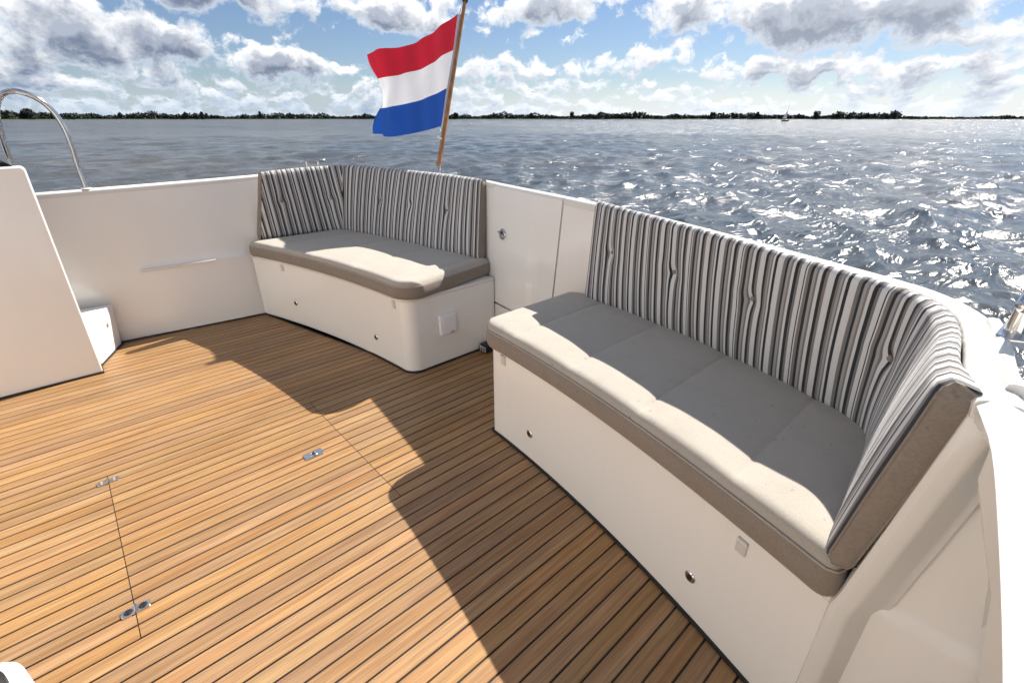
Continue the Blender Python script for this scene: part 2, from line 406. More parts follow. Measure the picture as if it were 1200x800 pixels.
# ================================================================== FAR SHORE
def pol(a, r, z=0): return (r*math.cos(R(a)), r*math.sin(R(a)), z)
def shore_r(a): return 1150+90*math.sin(a*.09+1)+(-180 if a > 84 else 0)*min(1, (a-84)/5 if a > 84 else 0)+60*math.sin(a*.31)
aa = np.arange(-40, 220, 1.0)
V = []
for a in aa:
    r = shore_r(a); V += [pol(a, r-14, WATER_Z-.5), pol(a, r-9, WATER_Z+.9), pol(a, r+60, WATER_Z+1.6), pol(a, r+900, WATER_Z+2.0)]
o = mesh('far_shore', V, grid_faces(len(aa), 4), M['shore'], None, 40); o['kind'] = 'structure'
def foliage(c, rad, hgt, n, rng, size):
    V = []; F = []
    for k in range(n):
        u_ = rng.uniform(-1, 1, 3)
        while np.dot(u_, u_) > 1: u_ = rng.uniform(-1, 1, 3)
        q = np.array(c)+np.array([u_[0]*rad, u_[1]*rad, hgt*(.5+.5*u_[2])**1.25])
        a = rng.normal(size=3); a /= np.linalg.norm(a); b_ = np.cross(a, rng.normal(size=3)); b_ /= np.linalg.norm(b_); c_ = np.cross(a, b_)
        s = size*rng.uniform(.5, 1.2); i0 = len(V)
        V += [tuple(q+a*s), tuple(q+b_*s), tuple(q-a*s*.8), tuple(q-b_*s*.9), tuple(q+c_*s)]; F += [(i0, i0+1, i0+2, i0+3), (i0, i0+1, i0+4), (i0+2, i0+3, i0+4)]
    return V, F
rng = np.random.RandomState(3)
V = []; F = []
a = -32.0
while a < 150:
    r = shore_r(a)+rng.uniform(-2, 25)
    hh = 8.5+3.0*max(0, math.sin(a*1.7)+.6*math.sin(a*4.3+1))+rng.uniform(0, 2.5)
    hh *= .86+.24*math.sin(a*.55+.6)+.14*math.sin(a*1.31)
    if 2.5 < a < 11.5: hh *= .5
    if a > 86: hh *= 1.15
    rd = rng.uniform(4, 9)
    v_, f_ = foliage(pol(a, r, WATER_Z+.6), rd, hh, 66, rng, 2.0)
    F += [tuple(i+len(V) for i in q) for q in f_]; V += v_
    a += rng.uniform(.18, .34)
o = mesh('tree_belt', V, F, M['leaf'], None, 0); o['kind'] = 'stuff'; o['label'] = 'long low belt of dark trees along the far shore of the lake'; o['category'] = 'tree belt'
tree_spots = [(90.2, 15, 8, 'broad dark tree at the left end of the far shore, behind the chrome hoop rail'),
              (84.3, 12, 4, 'dark rounded tree on the far shore just right of the chrome hoop rail'),
              (79.5, 13.5, 5, 'leftmost of the pair of dark trees on the far shore midway to the flag'),
              (78.2, 14, 4, 'right one of the pair of dark trees on the far shore midway to the flag'),
              (73.2, 14.5, 4, 'small lone crown rising above the flat treeline between hoop rail and flag'),
              (63.3, 12.5, 3.5, 'small dark tree on the far shore just left of the flag'),
              (53.8, 13, 6, 'first dark tree on the far shore right of the flagpole'),
              (41.3, 16, 4.5, 'tall dark tree peaking in the middle of the far treeline'),
              (34.6, 14, 4, 'pointed dark tree on the far shore between the gap and the long flat wood'),
              (27.0, 13.5, 5, 'bushy dark tree at the left start of the wood behind the sailing boat'),
              (22.8, 15, 3.5, 'dark tree on the far shore left of the sailing boat'),
              (17.8, 15.5, 6, 'rounded dark tree on the far shore right of the sailing boat'),
              (11.8, 12.5, 3.5, 'low dark tree where the far wood thins out to the right'),
              (3.2, 17, 6, 'dark tree at the right-hand end of the far shore')]
for a, hh, rd, lab in tree_spots:
    r = shore_r(a)-3; base = pol(a, r, WATER_Z+.8)
    tr = thing('tree', lab, 'tree', base, 'separate trees on the far shore')
    V = []; F = []
    for k in range(7):
        c = (base[0]+rng.uniform(-.6, .6)*rd, base[1]+rng.uniform(-.6, .6)*rd, base[2]+hh*rng.uniform(.12, .55))
        v_, f_ = foliage(c, rd*.55, hh*.45, 60, rng, 1.2); F += [tuple(i+len(V) for i in q) for q in f_]; V += v_
    mesh('crown', V, F, M['leaf'], tr, 0)
    tube('trunk', [base, (base[0]+.3, base[1], base[2]+hh*.35), (base[0], base[1]+.4, base[2]+hh*.7)], [.5, .35, .15], M['bark'], tr, 8)

# sailing boat on the water
sb = Vector(pol(20.3, 420, WATER_Z))
T = thing('sailing_boat', 'small sailing boat with one white sail far out on the lake', 'sailing boat', sb)
ha = R(20.3-38); hd = Vector((math.cos(ha), math.sin(ha), 0)); sdv = Vector((-hd.y, hd.x, 0))
rings = []
for s, w, z in [(-3.4, .7, .9), (-2, 1.0, .85), (0, 1.1, .85), (2, .75, .95), (3.5, .06, 1.1)]:
    c = sb+hd*s
    rings.append([c+sdv*w+Vector((0, 0, z)), c+sdv*w*.75+Vector((0, 0, .15)), c+Vector((0, 0, -.4)), c-sdv*w*.75+Vector((0, 0, .15)), c-sdv*w+Vector((0, 0, z))])
loft('hull', rings, M['dark_hull'], T)
tube('mast', [sb+hd*.6+Vector((0, 0, .9)), sb+hd*.6+Vector((0, 0, 12.4))], .06, M['plastic'], T, 8)
tube('boom', [sb+hd*.5+Vector((0, 0, 2.0)), sb-hd*3.4+Vector((0, 0, 2.0))], .07, M['plastic'], T, 8)
V = []
for i in range(9):
    for j in range(7):
        fz = i/8; fx = j/6; x = .5-3.8*(1-fz)**.9*fx
        V.append(sb+hd*x+sdv*(.35*math.sin(math.pi*fx)*(1-fz))+Vector((0, 0, 2.1+4.8*fz)))
o = mesh('mainsail', V, grid_faces(9, 7), M['sail'], T, 40); md = o.modifiers.new('cloth', 'SOLIDIFY'); md.thickness = .02
cab = box('cabin', sb-hd*.6+Vector((0, 0, 1.15)), (1.6, 1.4, .5), M['plastic'], T, .05, rz=ha)
tube('rudder', [sb-hd*4+Vector((0, 0, 1.1)), sb-hd*4.3+Vector((0, 0, -.3))], .1, M['dark_hull'], T, 8)

# ================================================================== THE BOAT WE STAND ON
def front_x(y, off=0): return 1.13-.094*(y-1.7)**2 - off
# inner top edge of the gunwale, from the port side forward, round the transom, to the starboard side forward
G = [(-1.8, 3.42, .903), (-.9, 3.46, .904), (-.08, 3.49, .905), (.5, 3.525, .908), (.95, 3.545, .914), (1.25, 3.545, .925), (1.46, 3.53, .932), (1.585, 3.46, .935), (1.655, 3.33, .935), (1.715, 3.08, .934), (1.785, 2.70, .931),
     (1.805, 2.30, .926), (1.778, 2.05, .921), (1.74, 1.75, .918), (1.70, 1.45, .915), (1.655, 1.15, .911), (1.585, .85, .906), (1.525, .60, .90), (1.47, .40, .895), (1.425, .25, .892), (1.37, .135, .891), (1.27, .062, .891), (1.12, .03, .894), (.97, .012, .899), (.86, -.008, .904), (.75, -.034, .905), (.60, -.054, .905), (.375, -.077, .905), (-.3, -.13, .905), (-1.8, -.2, .905)]
GP = resample(catmull(G, 2400), 1560)
GN = normals2(GP)                       # left of travel = outboard (travel runs +X, -Y, -X)
mid = np.array([.5, 1.7, 0])
if np.dot(GN[780][:2], (GP[780]-mid)[:2]) < 0: GN = -GN
GS = arclen(GP)
def gi(y, transom=True):
    idx = [i for i in range(len(GP)) if GP[i, 0] > (1.1 if transom else -9)]
    return min(idx, key=lambda i: abs(GP[i, 1]-y))
def gx(x, port=True):
    idx = [i for i in range(len(GP)) if (GP[i, 1] > 3.3 if port else GP[i, 1] < .1)]
    return min(idx, key=lambda i: abs(GP[i, 0]-x))
CW = .058
def cap_ring(i, w=CW):
    q = GP[i]; n = GN[i]; z = q[2]
    prof = [(0.003, -.030), (0.0, -.010), (.004, -.002), (.012, .0015), (w*.5, .003), (w-.012, .0015), (w-.003, -.003), (w, -.012), (w-.002, -.035)]
    return [tuple(np.array([q[0]+n[0]*a, q[1]+n[1]*a, z+c])) for a, c in prof]
def lean_at(i):
    # behind the near bench the liner stands upright or tips outboard, elsewhere it leans in
    return float(np.interp(GP[i, 1], [.0, .10, .20, .95, 1.22, 1.36, 1.55], [.0, -.03, -.075, -.060, -.02, .0, .05])) if GP[i, 1] < 1.7 else .07
def wall_ring(i, inset=0.0, thick=.014, z0=-.03, z1=None, lean=None, ledge=False):
    """profile of the inner liner, leaning inboard towards the sole"""
    q = GP[i]; n = GN[i]; zt = q[2]-.012 if z1 is None else z1
    pr = []
    zs = [zt, zt-.02, .78, .62, .47, .445, .42, .2, z0]
    for z in zs:
        z = min(z, zt)
        f = max(0, min(1, (q[2]-z)/.5)); a = .006-(lean if lean is not None else lean_at(i))*f+inset
        if ledge and z < .43: a -= .016
        if ledge and z < .1: a += .0
        pr.append((a, max(z, z0)))
    out = [(q[0]+n[0]*a, q[1]+n[1]*a, z) for a, z in pr]
    out += [(q[0]+n[0]*(a+thick), q[1]+n[1]*(a+thick), z) for a, z in pr[::-1]]
    return out
def hull_ring(i):
    q = GP[i]; n = GN[i]
    pr = [(CW-.004, q[2]-.03), (CW+.002, q[2]-.12), (CW+.075, .6), (CW+.13, .35), (CW+.16, .1), (CW+.13, -.3), (CW+.04, WATER_Z-.1), (CW-.25, WATER_Z-.5)]
    return [(q[0]+n[0]*a, q[1]+n[1]*a, z) for a, z in pr]+[(q[0]+n[0]*(a-.02), q[1]+n[1]*(a-.02), z) for a, z in pr[::-1]]

i_corner_p = gx(1.20); i_door0 = gi(2.115); i_door1 = gi(1.535); i_star = gx(.84, False)
# --- port bulwark: top y 3.49..3.55, foot y 3.60..3.50 (the liner twists a little)
port = thing('bulwark', 'low cream bulwark on the left side, running from the console to the far bench', 'bulwark', (.3, 3.5, 0))
rg = []
for i in range(0, i_corner_p+1, 9):
    x, y, z = GP[i]
    yb = 3.60-.118*np.clip(x, -.3, 1.3)
    pr = []
    for zz in (z-.012, z-.03, .7, .5, .432, .424, .40, .2, -.03):
        f = (z-zz)/z; yy = y*(1-f)+yb*f+.004
        if zz > .43: yy += .0
        else: yy -= .0
        if zz <= .432 and .20 < x < .80: yy -= .012*min(1, (x-.2)/.1, (.8-x)/.1)      # shallow pocket lip
        if zz <= .424: yy -= .004*max(0, min(1, (x-.12)/.25))
        pr.append((x, yy, zz))
    rg.append(pr+[(a, b_+.015, c) for a, b_, c in pr[::-1]])
loft('liner', rg, M['gelcoat'], port, smooth=25)
loft('gunwale_cap', [cap_ring(i) for i in range(0, i_corner_p+1, 6)], M['cap'], port, smooth=50)
loft('hull_side', [hull_ring(i) for i in range(0, i_corner_p+1, 9)], M['cap'], port)
# bright lip of the fender pocket
lip = [( .22+.39*k/10, 3.60-.118*(.22+.39*k/10)-.105*(1-.43/.905)*.0-.0, .432) for k in range(11)]
lipv = []
for k in range(11):
    x = .215+.40*k/10; i = gx(x); f = (GP[i, 2]-.43)/GP[i, 2]; yy = GP[i, 1]*(1-f)+(3.60-.118*x)*f-.012
    lipv.append([(x, yy, .434), (x, yy-.013, .432), (x, yy-.015, .426), (x, yy-.012, .421), (x, yy, .419)])
loft('pocket_lip', lipv, M['cap'], port)
extrude('foot_seal', [(-.10, 3.590), (.86, 3.479), (.86, 3.489), (-.10, 3.60)], .003, .010, M['black'], port)

# --- transom: three lengths with the door in between
tr_ = thing('transom', 'cream curved transom wall behind the two benches with a white gunwale', 'transom wall', (1.7, 1.7, 0))
def wall_piece(name, a, b_, parent, lean=None, inset=0, step=9, z0=-.03, m='gelcoat'):
    ids = list(range(a, b_, step))+[b_]
    return loft(name, [wall_ring(i, inset, lean=lean, z0=z0) for i in ids], M[m], parent, smooth=25)
wall_piece('liner', i_corner_p+1, i_door0, tr_)
wall_piece('liner', i_door1+1, gx(.985, False), tr_)
wall_piece('sill', i_door0-2, i_door1+4, tr_, inset=.022, m='gelcoat')
ids = list(range(i_corner_p, i_door0, 6))+[i_door0]; loft('gunwale_cap', [cap_ring(i) for i in ids], M['cap'], tr_, smooth=50)
ids = list(range(i_door1+1, i_star, 6))+[i_star]; loft('gunwale_cap', [cap_ring(i) for i in ids], M['cap'], tr_, smooth=50)
loft('hull_skin', [hull_ring(i) for i in range(i_corner_p, i_star+1, 9)], M['cap'], tr_)
# door
door = thing('transom_door', 'closed cream transom door with a round chrome latch between the two benches', 'door', (1.7, 1.83, .27))
ids = list(range(i_door0+1, i_door1, 6))+[i_door1]
def door_ring(i):
    r_ = wall_ring(i, -.004, .02, .275); return r_
loft('door_panel', [door_ring(i) for i in ids], M['gelcoat'], door, smooth=25)
ids = list(range(i_door0+1, i_door1, 6))+[i_door1]; loft('gunwale_cap', [cap_ring(i) for i in ids], M['cap'], door, smooth=50)
ids = list(range(i_door0+3, i_door1+1, 9))
def belt(i, a, z0, z1, th=.006):
    q = GP[i]; n = GN[i]
    def at(z, e): f = max(0, min(1, (q[2]-z)/.5)); o_ = .006-.07*f+e; return (q[0]+n[0]*o_, q[1]+n[1]*o_, z)
    return [at(z1, a), at(z0, a), at(z0, a+th), at(z1, a+th)]
loft('lower_panel', [belt(i, -.004, .012, .262, .012) for i in range(i_door0+2, i_door1-1, 9)], M['gelcoat'], tr_, smooth=25)
# latch
il = gi(1.985); q, n = GP[il], GN[il]; zl = .672
f = (q[2]-zl)/.5; lc = Vector((q[0]+n[0]*(.006-.07*f-.006), q[1]+n[1]*(.006-.07*f-.006), zl)); ln = Vector((-n[0], -n[1], .12)).normalized()
def disc(name, c, ax, r0, r1, d0, d1, material, parent, seg=28, inner=0):
    ax = Vector(ax).normalized(); a = ax.orthogonal().normalized(); b_ = ax.cross(a)
    prof = [(inner, d0), (r0, d0), (r0, (d0+d1)/2), (r1, d1), (inner, d1)]
    rings = [[Vector(c)+ax*d+(a*math.cos(2*math.pi*k/seg)+b_*math.sin(2*math.pi*k/seg))*max(rr, .0004) for rr, d in prof] for k in range(seg)]
    V = [q_ for r_ in rings for q_ in r_]; nv = len(prof); F = []
    for i in range(seg):
        for j in range(nv): F.append((i*nv+j, i*nv+(j+1) % nv, ((i+1) % seg)*nv+(j+1) % nv, ((i+1) % seg)*nv+j))
    return mesh(name, V, F, material, parent, 35)
lt = disc('latch', lc, ln, .030, .027, 0, .006, M['steel'], door, inner=.0195)
disc('latch_core', lc, ln, .019, .016, .001, .004, M['grey_plastic'], lt)
side = Vector((0, 0, 1)).cross(ln).normalized(); up_ = ln.cross(side)
tube('latch_handle', [lc+ln*.009-side*.034+up_*.010, lc+ln*.012, lc+ln*.009+side*.034-up_*.010], .0042, M['steel'], lt, 10)
tube('latch_bolt', [lc+ln*.003+up_*.012, lc+ln*.012+up_*.0], .006, M['black'], lt, 10)

# --- starboard side: wing at the end of the near bench, then the side deck recess
sta = thing('bulwark', 'white moulded bulwark and coaming on the right edge, beyond the end of the near bench', 'bulwark', (.6, -.1, 0))
ids = list(range(i_star, len(GP), 6))
def cap_star(i):
    w = CW+.34*min(1, max(0, (.84-GP[i, 0])/.3))**1.3; q = GP[i]; n = GN[i]; z = q[2]
    g = min(1, max(0, (.86-q[0])/.10))
    prof = [(0.004+.071*g, -.035-.05*g), (.002+.043*g, -.028-.038*g), (.001+.017*g, -.018-.020*g), (.002+.004*g, -.006-.008*g), (.014+.004*g, .001), (w*.5, .004), (w-.02, .001), (w-.004, -.008), (w, -.03), (w-.004, -.075)]
    return [(q[0]+n[0]*a, q[1]+n[1]*a, z+c) for a, c in prof]
loft('coaming', [cap_star(i) for i in ids], M['cap'], sta, smooth=60)
# wing: a leaning moulded post with soft corners, front face at x .83
def wing_pts(z):
    if z > .42: f = min(1, (z-.42)/.485); y0 = .050-.061*f
    else: y0 = .053
    return y0
rg = []
for z in (-.02, .1, .2, .3, .38, .42, .46, .54, .62, .70, .78, .84, .88, .898):
    y0 = wing_pts(z); xs = .845; r_ = .018
    ywid = .085
    xs += 0.0; o_ = .012 if z > .893 else (.004 if z > .87 else 0)
    yi = y0-ywid
    ring = [(.98, y0-.006, z), (xs+r_, y0-.003, z), (xs+.006, y0-.006, z), (xs+o_, y0-.016, z), (xs+o_, y0-.032, z), (xs+.002+o_, y0-.037, z), (xs+.006+o_, y0-.041, z), (xs+.040, y0-.066, z), (xs+.044, y0-.071, z), (xs+.046, y0-.078, z), (.98, y0-.080, z)]
    rg.append(ring)
loft('wing', rg, M['cap'], sta, smooth=24)
# aft panel of the recess and its ledge
V = []; zs = [(.90, .902), (.74, .900), (.56, .898), (.462, .896), (.450, .893), (.440, .886), (.425, .883), (.2, .882), (-.02, .882)]
for z, x in zs:
    for k in range(9):
        y = -.005 - .42*k/8
        V.append((x+.0015*k, y, z))
n0 = len(V); V += [(a+.03, b_, c) for a, b_, c in V]
F = grid_faces(len(zs), 9); F2 = [tuple(n0+i for i in q[::-1]) for q in F]
mesh('recess_panel', V, F+F2, M['gelcoat'], sta, 30)
rg = []
for x in np.linspace(.90, -1.8, 20):
    yw = -.30-.04*(.9-x)
    pr = [(x, yw, .875), (x, yw+.002, .6), (x, yw+.006, .45), (x, yw+.008, .42), (x, yw+.010, .2), (x, yw+.012, -.02)]
    rg.append(pr+[(a, b_-.02, c) for a, b_, c in pr[::-1]])
loft('side_liner', rg, M['gelcoat'], sta, smooth=30)
loft('hull_side', [hull_ring(i) if GP[i, 0] > .8 else [(a, b_-.34*min(1, max(0, (.84-GP[i, 0])/.3))**1.3, c) for a, b_, c in hull_ring(i)] for i in range(i_star, len(GP), 12)], M['cap'], sta)
# raised outer strip of the gunwale by the cleat
strip = []
for i in range(gx(1.24, False), gx(.87, False), 6):
    q, n = GP[i], GN[i]
    strip.append([(q[0]+n[0]*a, q[1]+n[1]*a, q[2]+c) for a, c in [(.036, .001), (.038, .010), (.044, .013), (.055, .012), (.060, .004), (.061, -.02), (.038, -.02)]])
loft('fender_strip', strip, M['cap'], sta, smooth=50)

# --- mooring cleats
def cleat(loc, rz, label, sc=1.0):
    T = thing('mooring_cleat', label, 'cleat', loc, 'mooring cleats'); c = Vector(loc)
    d = Vector((math.cos(rz), math.sin(rz), 0)); s = Vector((-d.y, d.x, 0))
    extr = [c+d*a*sc+s*b_*sc for a, b_ in [(-.075, -.016), (.075, -.016), (.085, 0), (.075, .016), (-.075, .016), (-.085, 0)]]
    o = extrude('base_plate', [(q.x, q.y) for q in extr], c.z, c.z+.006, M['steel'], T, .002)
    for k in (-1, 1):
        tube('post', [c+d*.045*k*sc+Vector((0, 0, .005)), c+d*.045*k*sc+Vector((0, 0, .052*sc))], [.0125*sc, .0105*sc], M['steel'], T, 16)
    tube('crossbar', [c-d*.10*sc+Vector((0, 0, .052*sc)), c-d*.095*sc+Vector((0, 0, .054*sc)), c-d*.04*sc+Vector((0, 0, .058*sc)), c+d*.04*sc+Vector((0, 0, .058*sc)), c+d*.095*sc+Vector((0, 0, .054*sc)), c+d*.10*sc+Vector((0, 0, .052*sc))], [.004, .009*sc, .0115*sc, .0115*sc, .009*sc, .004], M['steel'], T, 16)
    return T
cleat((1.235, -.030, .903), R(176), 'heavy chrome mooring cleat on the gunwale at the right edge beside the near bench', 1.25)
ic = gx(1.33); cleat((1.36, 3.575, .935), R(-12), 'small chrome mooring cleat behind the left corner of the far bench back', .85)

# --- hoop rail on the port side
T = thing('hoop_rail', 'tall polished steel hoop rail standing on the left gunwale', 'handrail', (.10, 3.52, .907))
hp = [(.105, 3.525, .905), (.104, 3.53, 1.02), (.108, 3.53, 1.14), (.104, 3.53, 1.21), (.088, 3.53, 1.275), (.058, 3.53, 1.325), (.02, 3.53, 1.355), (-.03, 3.53, 1.37), (-.075, 3.53, 1.355), (-.108, 3.53, 1.31), (-.128, 3.53, 1.24), (-.14, 3.53, 1.13), (-.145, 3.53, 1.02), (-.146, 3.525, .905)]
tube('hoop', catmull(hp, 70), .0125, M['steel'], T, 16)
disc('foot_flange', (.105, 3.525, .9065), (0, 0, 1), .026, .022, 0, .006, M['cap'], T); disc('foot_flange', (-.146, 3.525, .9065), (0, 0, 1), .026, .022, 0, .006, M['cap'], T)

# --- console panel on the left
T = thing('console', 'tall plain cream console panel standing on the teak at the left edge', 'console', (-.5, 3.2, 0))
ch = [(-1.6, 0), (-.108, 0), (-.092, 1.03), (-.096, 1.043), (-.106, 1.049), (-1.6, 1.056)]
V = [(x, 3.182, z+.004) for x, z in ch]+[(x, 3.275, z+.004) for x, z in ch]; n = len(ch)
F = [tuple(range(n)), tuple(range(2*n-1, n-1, -1))]+[(i, n+i, n+(i+1) % n, (i+1) % n) for i in range(n)]
bevel(mesh('panel', V, F, M['gelcoat'], T, 40), .006, 3)
extrude('foot_seal', [(-1.6, 3.172), (-.104, 3.172), (-.104, 3.285), (-1.6, 3.285)], .001, .009, M['black'], T)
# white corner locker between console and bulwark
T = thing('corner_locker', 'small bright white corner locker on the deck between console and left bulwark', 'locker', (-.05, 3.45, 0))
pl = [(-.104, 3.29), (.012, 3.565), (-.02, 3.585), (-.11, 3.59), (-.5, 3.59), (-.5, 3.29)]
tp = [(-.104, 3.29), (.034, 3.53), (.0, 3.545), (-.11, 3.55), (-.5, 3.55), (-.5, 3.29)]
V = [(x, y, .004) for x, y in pl]+[(x, y, .262) for x, y in tp]; n = len(pl)
bevel(mesh('body', V, [tuple(range(n))[::-1], tuple(range(n, 2*n))]+[(i, (i+1) % n, n+(i+1) % n, n+i) for i in range(n)], M['plastic'], T, 30), .008, 3)
nrm = Vector((.89, -.45, -.06)).normalized(); disc('courtesy_light', Vector((-.024, 3.440, .175))+nrm*.004, nrm, .013, .010, 0, .004, M['steel'], T)
disc('lens', Vector((-.024, 3.440, .175))+nrm*.006, nrm, .008, .007, 0, .003, M['grey_plastic'], T)
extrude('foot_seal', [(-.104, 3.283), (.022, 3.562), (.012, 3.575), (-.115, 3.30)], .001, .007, M['black'], T)
# dark headrest / windscreen edge above the console
T = thing('dark_screen', 'black tinted screen edge sloping down onto the console at the far left', 'screen', (-.2, 3.25, 1.05))
rg = []
for k in range(9):
    s = k/8; x = -.130-.16*s-.06*s*s; z = 1.052+.145*s
    rg.append([(x, 3.24, z), (x-.012, 3.235, z+.012), (x-.02, 3.25, z+.016), (x-.5, 3.25, z+.02), (x-.5, 3.262, z), (x, 3.262, z-.004)])
loft('pane', rg, M['darkglass'], T, smooth=40)

# aft end of the cabin, forward of the cockpit and behind the viewer
T = thing('cabin', 'white aft bulkhead of the cabin with dark windows, forward of the cockpit', 'cabin', (-1.75, 1.7, 0))
def wallbox(nm, y0, y1, z0, z1, m_='gelcoat', x0=-1.80, x1=-1.72, bv=.01): return box(nm, ((x0+x1)/2, (y0+y1)/2, (z0+z1)/2), (x1-x0, y1-y0, z1-z0), M[m_], T, bv)
wallbox('lower_wall', -.25, 1.30, .003, 1.05); wallbox('lower_wall', 2.05, 3.16, .003, 1.05)
wallbox('door', 1.308, 2.042, .006, 1.92, 'gelcoat', -1.79, -1.735)
wallbox('upper_wall', -.25, 1.30, 1.52, 2.05); wallbox('upper_wall', 2.05, 3.45, 1.52, 2.05); wallbox('lintel', 1.303, 2.047, 1.925, 2.05)
for y0, y1 in ((-.25, -.10), (1.12, 1.297), (2.053, 2.22), (3.30, 3.45)): wallbox('pillar', y0, y1, 1.053, 1.517)
for y0, y1 in ((-.097, 1.117), (2.223, 3.297)): wallbox('window', y0, y1, 1.053, 1.517, 'darkglass', -1.77, -1.75, .002)
wallbox('roof', -.35, 3.55, 2.053, 2.11, 'cap', -3.2, -1.60, .02)

# ================================================================== TEAK SOLE
deck = bpy.data.objects.new('teak_deck', None); link(deck); deck['kind'] = 'structure'
PW, GAP = .0505, .0052
HX0, HX1 = -.178, .603
HY = (1.2945, 2.1025)          # sixteen planks of the hatch
y_ref = .2086
extrude('caulking', [(-1.7, -.42), (1.95, -.42), (1.95, 3.7), (-1.7, 3.7)], -.03, -.004, M['black'], deck)
hatch = thing('deck_hatch', 'rectangular teak hatch flush in the middle of the deck with two chrome hinges', 'hatch', (.2, 1.7, 0))
extrude('hatch_bed', [(HX0-.003, HY[0]-.006), (HX1+.003, HY[0]-.006), (HX1+.003, HY[1]+.002), (HX0-.003, HY[1]+.002)], -.0035, -.0025, M['black'], hatch)
def plank(x0, x1, y0, y1, parent, name='plank', zt=0.0):
    # shallow rounded strip
    c = .0012
    V = []
    for x in (x0, x1):
        V += [(x, y0, -.003), (x, y0, zt-c), (x, y0+c, zt), (x, y1-c, zt), (x, y1, zt-c), (x, y1, -.003)]
    F = [(j, j+1, 7+j, 6+j) for j in range(5)]+[(0, 5, 4, 3, 2, 1), (6, 7, 8, 9, 10, 11)]
    return mesh(name, V, F, M['teak'], parent, 0, loc=((x0+x1)/2, (y0+y1)/2, 0))
k = -12
while True:
    yc = y_ref+k*PW; y0 = yc+GAP/2; y1 = yc+PW-GAP/2      # a seam lies at y_ref
    if y0 > 3.66: break
    zt = random.uniform(-.0003, .0003)
    if HY[0]-.01 < (y0+y1)/2 < HY[1]:
        plank(-1.7, HX0-.0025, y0, y1, deck, zt=zt); plank(HX1+.0025, 1.93, y0, y1, deck, zt=zt)
        plank(HX0, HX1, y0, y1, hatch, zt=zt+.0002)
    else:
        plank(-1.7, 1.93, y0, y1, deck, zt=zt)
    k += 1
# hatch hinges (two leaves, knuckle, screws) and flush lift ring
def hinge(c, parent, dark=False):
    c = Vector(c)
    h_ = extrude('hinge', [(c.x-.030, c.y-.014), (c.x+.030, c.y-.014), (c.x+.034, c.y-.009), (c.x+.034, c.y+.009), (c.x+.030, c.y+.014), (c.x-.030, c.y+.014), (c.x-.034, c.y+.009), (c.x-.034, c.y-.009)], .0005, .0042, M['steel'], parent, .001)
    tube('knuckle', [c+Vector((0, -.016, .005)), c+Vector((0, .016, .005))], .0045, M['steel'], h_, 10)
    for sx in (-.019, .019):
        for sy in (-.006, .006): disc('screw', c+Vector((sx, sy, .0042)), (0, 0, 1), .0034, .0025, 0, .001, M['black'] if dark else M['grey_plastic'], h_, 10)
    for sx in (-.017, .017):
        if dark: disc('recess', c+Vector((sx, 0, .0040)), (0, 0, 1), .011, .0095, 0, .0012, M['black'], h_, 20)
hinge((-.180, 2.083, 0), hatch); hinge((-.177, 1.376, 0), hatch, True)
T = extrude('lift_latch', rounded([(.424, 1.697, .008), (.500, 1.697, .008), (.500, 1.743, .008), (.424, 1.743, .008)], 4), .0005, .004, M['steel'], hatch, .001)
disc('lift_ring', (.462, 1.720, .0042), (0, 0, 1), .0165, .0145, 0, .003, M['steel'], T, inner=.0105)
disc('lock_barrel', (.462, 1.720, .0042), (0, 0, 1), .006, .005, 0, .003, M['black'], T)

# ================================================================== BENCHES
def fr(y0, y1, n, off=0): return [(front_x(y, off), y) for y in np.linspace(y0, y1, n)]

def pull_tab(c, parent):
    # small recessed finger pull under the rim
    y = c[1]; sl = math.atan2(-.188*(y-1.7), 1)       # tangent angle of the front
    ax = -R(0)+math.atan(.188*(y-1.7))
    o = box('finger_pull', (front_x(y)-.002, y, c[2]), (.0055, .028, .042), M['tab'], parent, .002, rz=-math.atan(-.188*(y-1.7)))
    box('pull_lip', (front_x(y)-.007, y, c[2]+.018), (.006, .026, .006), M['cap'], o, .001, rz=-math.atan(-.188*(y-1.7)))
def catch(c, parent):
    y = c[1]; nrm = Vector((-1, -.188*(y-1.7), 0)).normalized(); q = Vector((front_x(y), y, c[2]))
    o = disc('locker_catch', q, nrm, .017, .014, 0, .005, M['steel'], parent, 20)
    disc('catch_button', q+nrm*.005, nrm, .0075, .0065, 0, .003, M['black'], o, 14)

# near bench (right)
b2 = thing('bench_locker', 'long cream locker bench with a curved front at right, under the nearer cushion', 'bench', (1.3, .7, 0))
body = [(1.62, .046), (1.70, 1.353)]
ol = rounded([(front_x(1.353), 1.353, .018)]+[(1.64, 1.353, 0), (1.40, .046, 0), (front_x(.046), .046, 0)]) + [q for q in fr(.10, 1.28, 24)]
extrude('body', ol[::-1] if False else ol, .004, .405, M['gelcoat'], b2, 0, 35)
ol2 = rounded([(front_x(1.353, .006), 1.357, .018)]+[(1.64, 1.357, 0), (1.40, .044, 0), (front_x(.044, .006), .044, 0)]) + [q for q in fr(.10, 1.28, 24, .006)]
extrude('rim', ol2, .4055, .424, M['cap'], b2, .005, 35)
extrude('foot_seal', [(front_x(y, .008), y) for y in np.linspace(.05, 1.357, 26)]+[(1.5, 1.361), (1.5, 1.34)]+[(front_x(y, -.01), y) for y in np.linspace(1.33, .05, 26)], .001, .010, M['black'], b2)
catch((0, 1.102, .126), b2); catch((0, .341, .138), b2)
pull_tab((0, 1.275, .380), b2); pull_tab((0, .235, .360), b2)
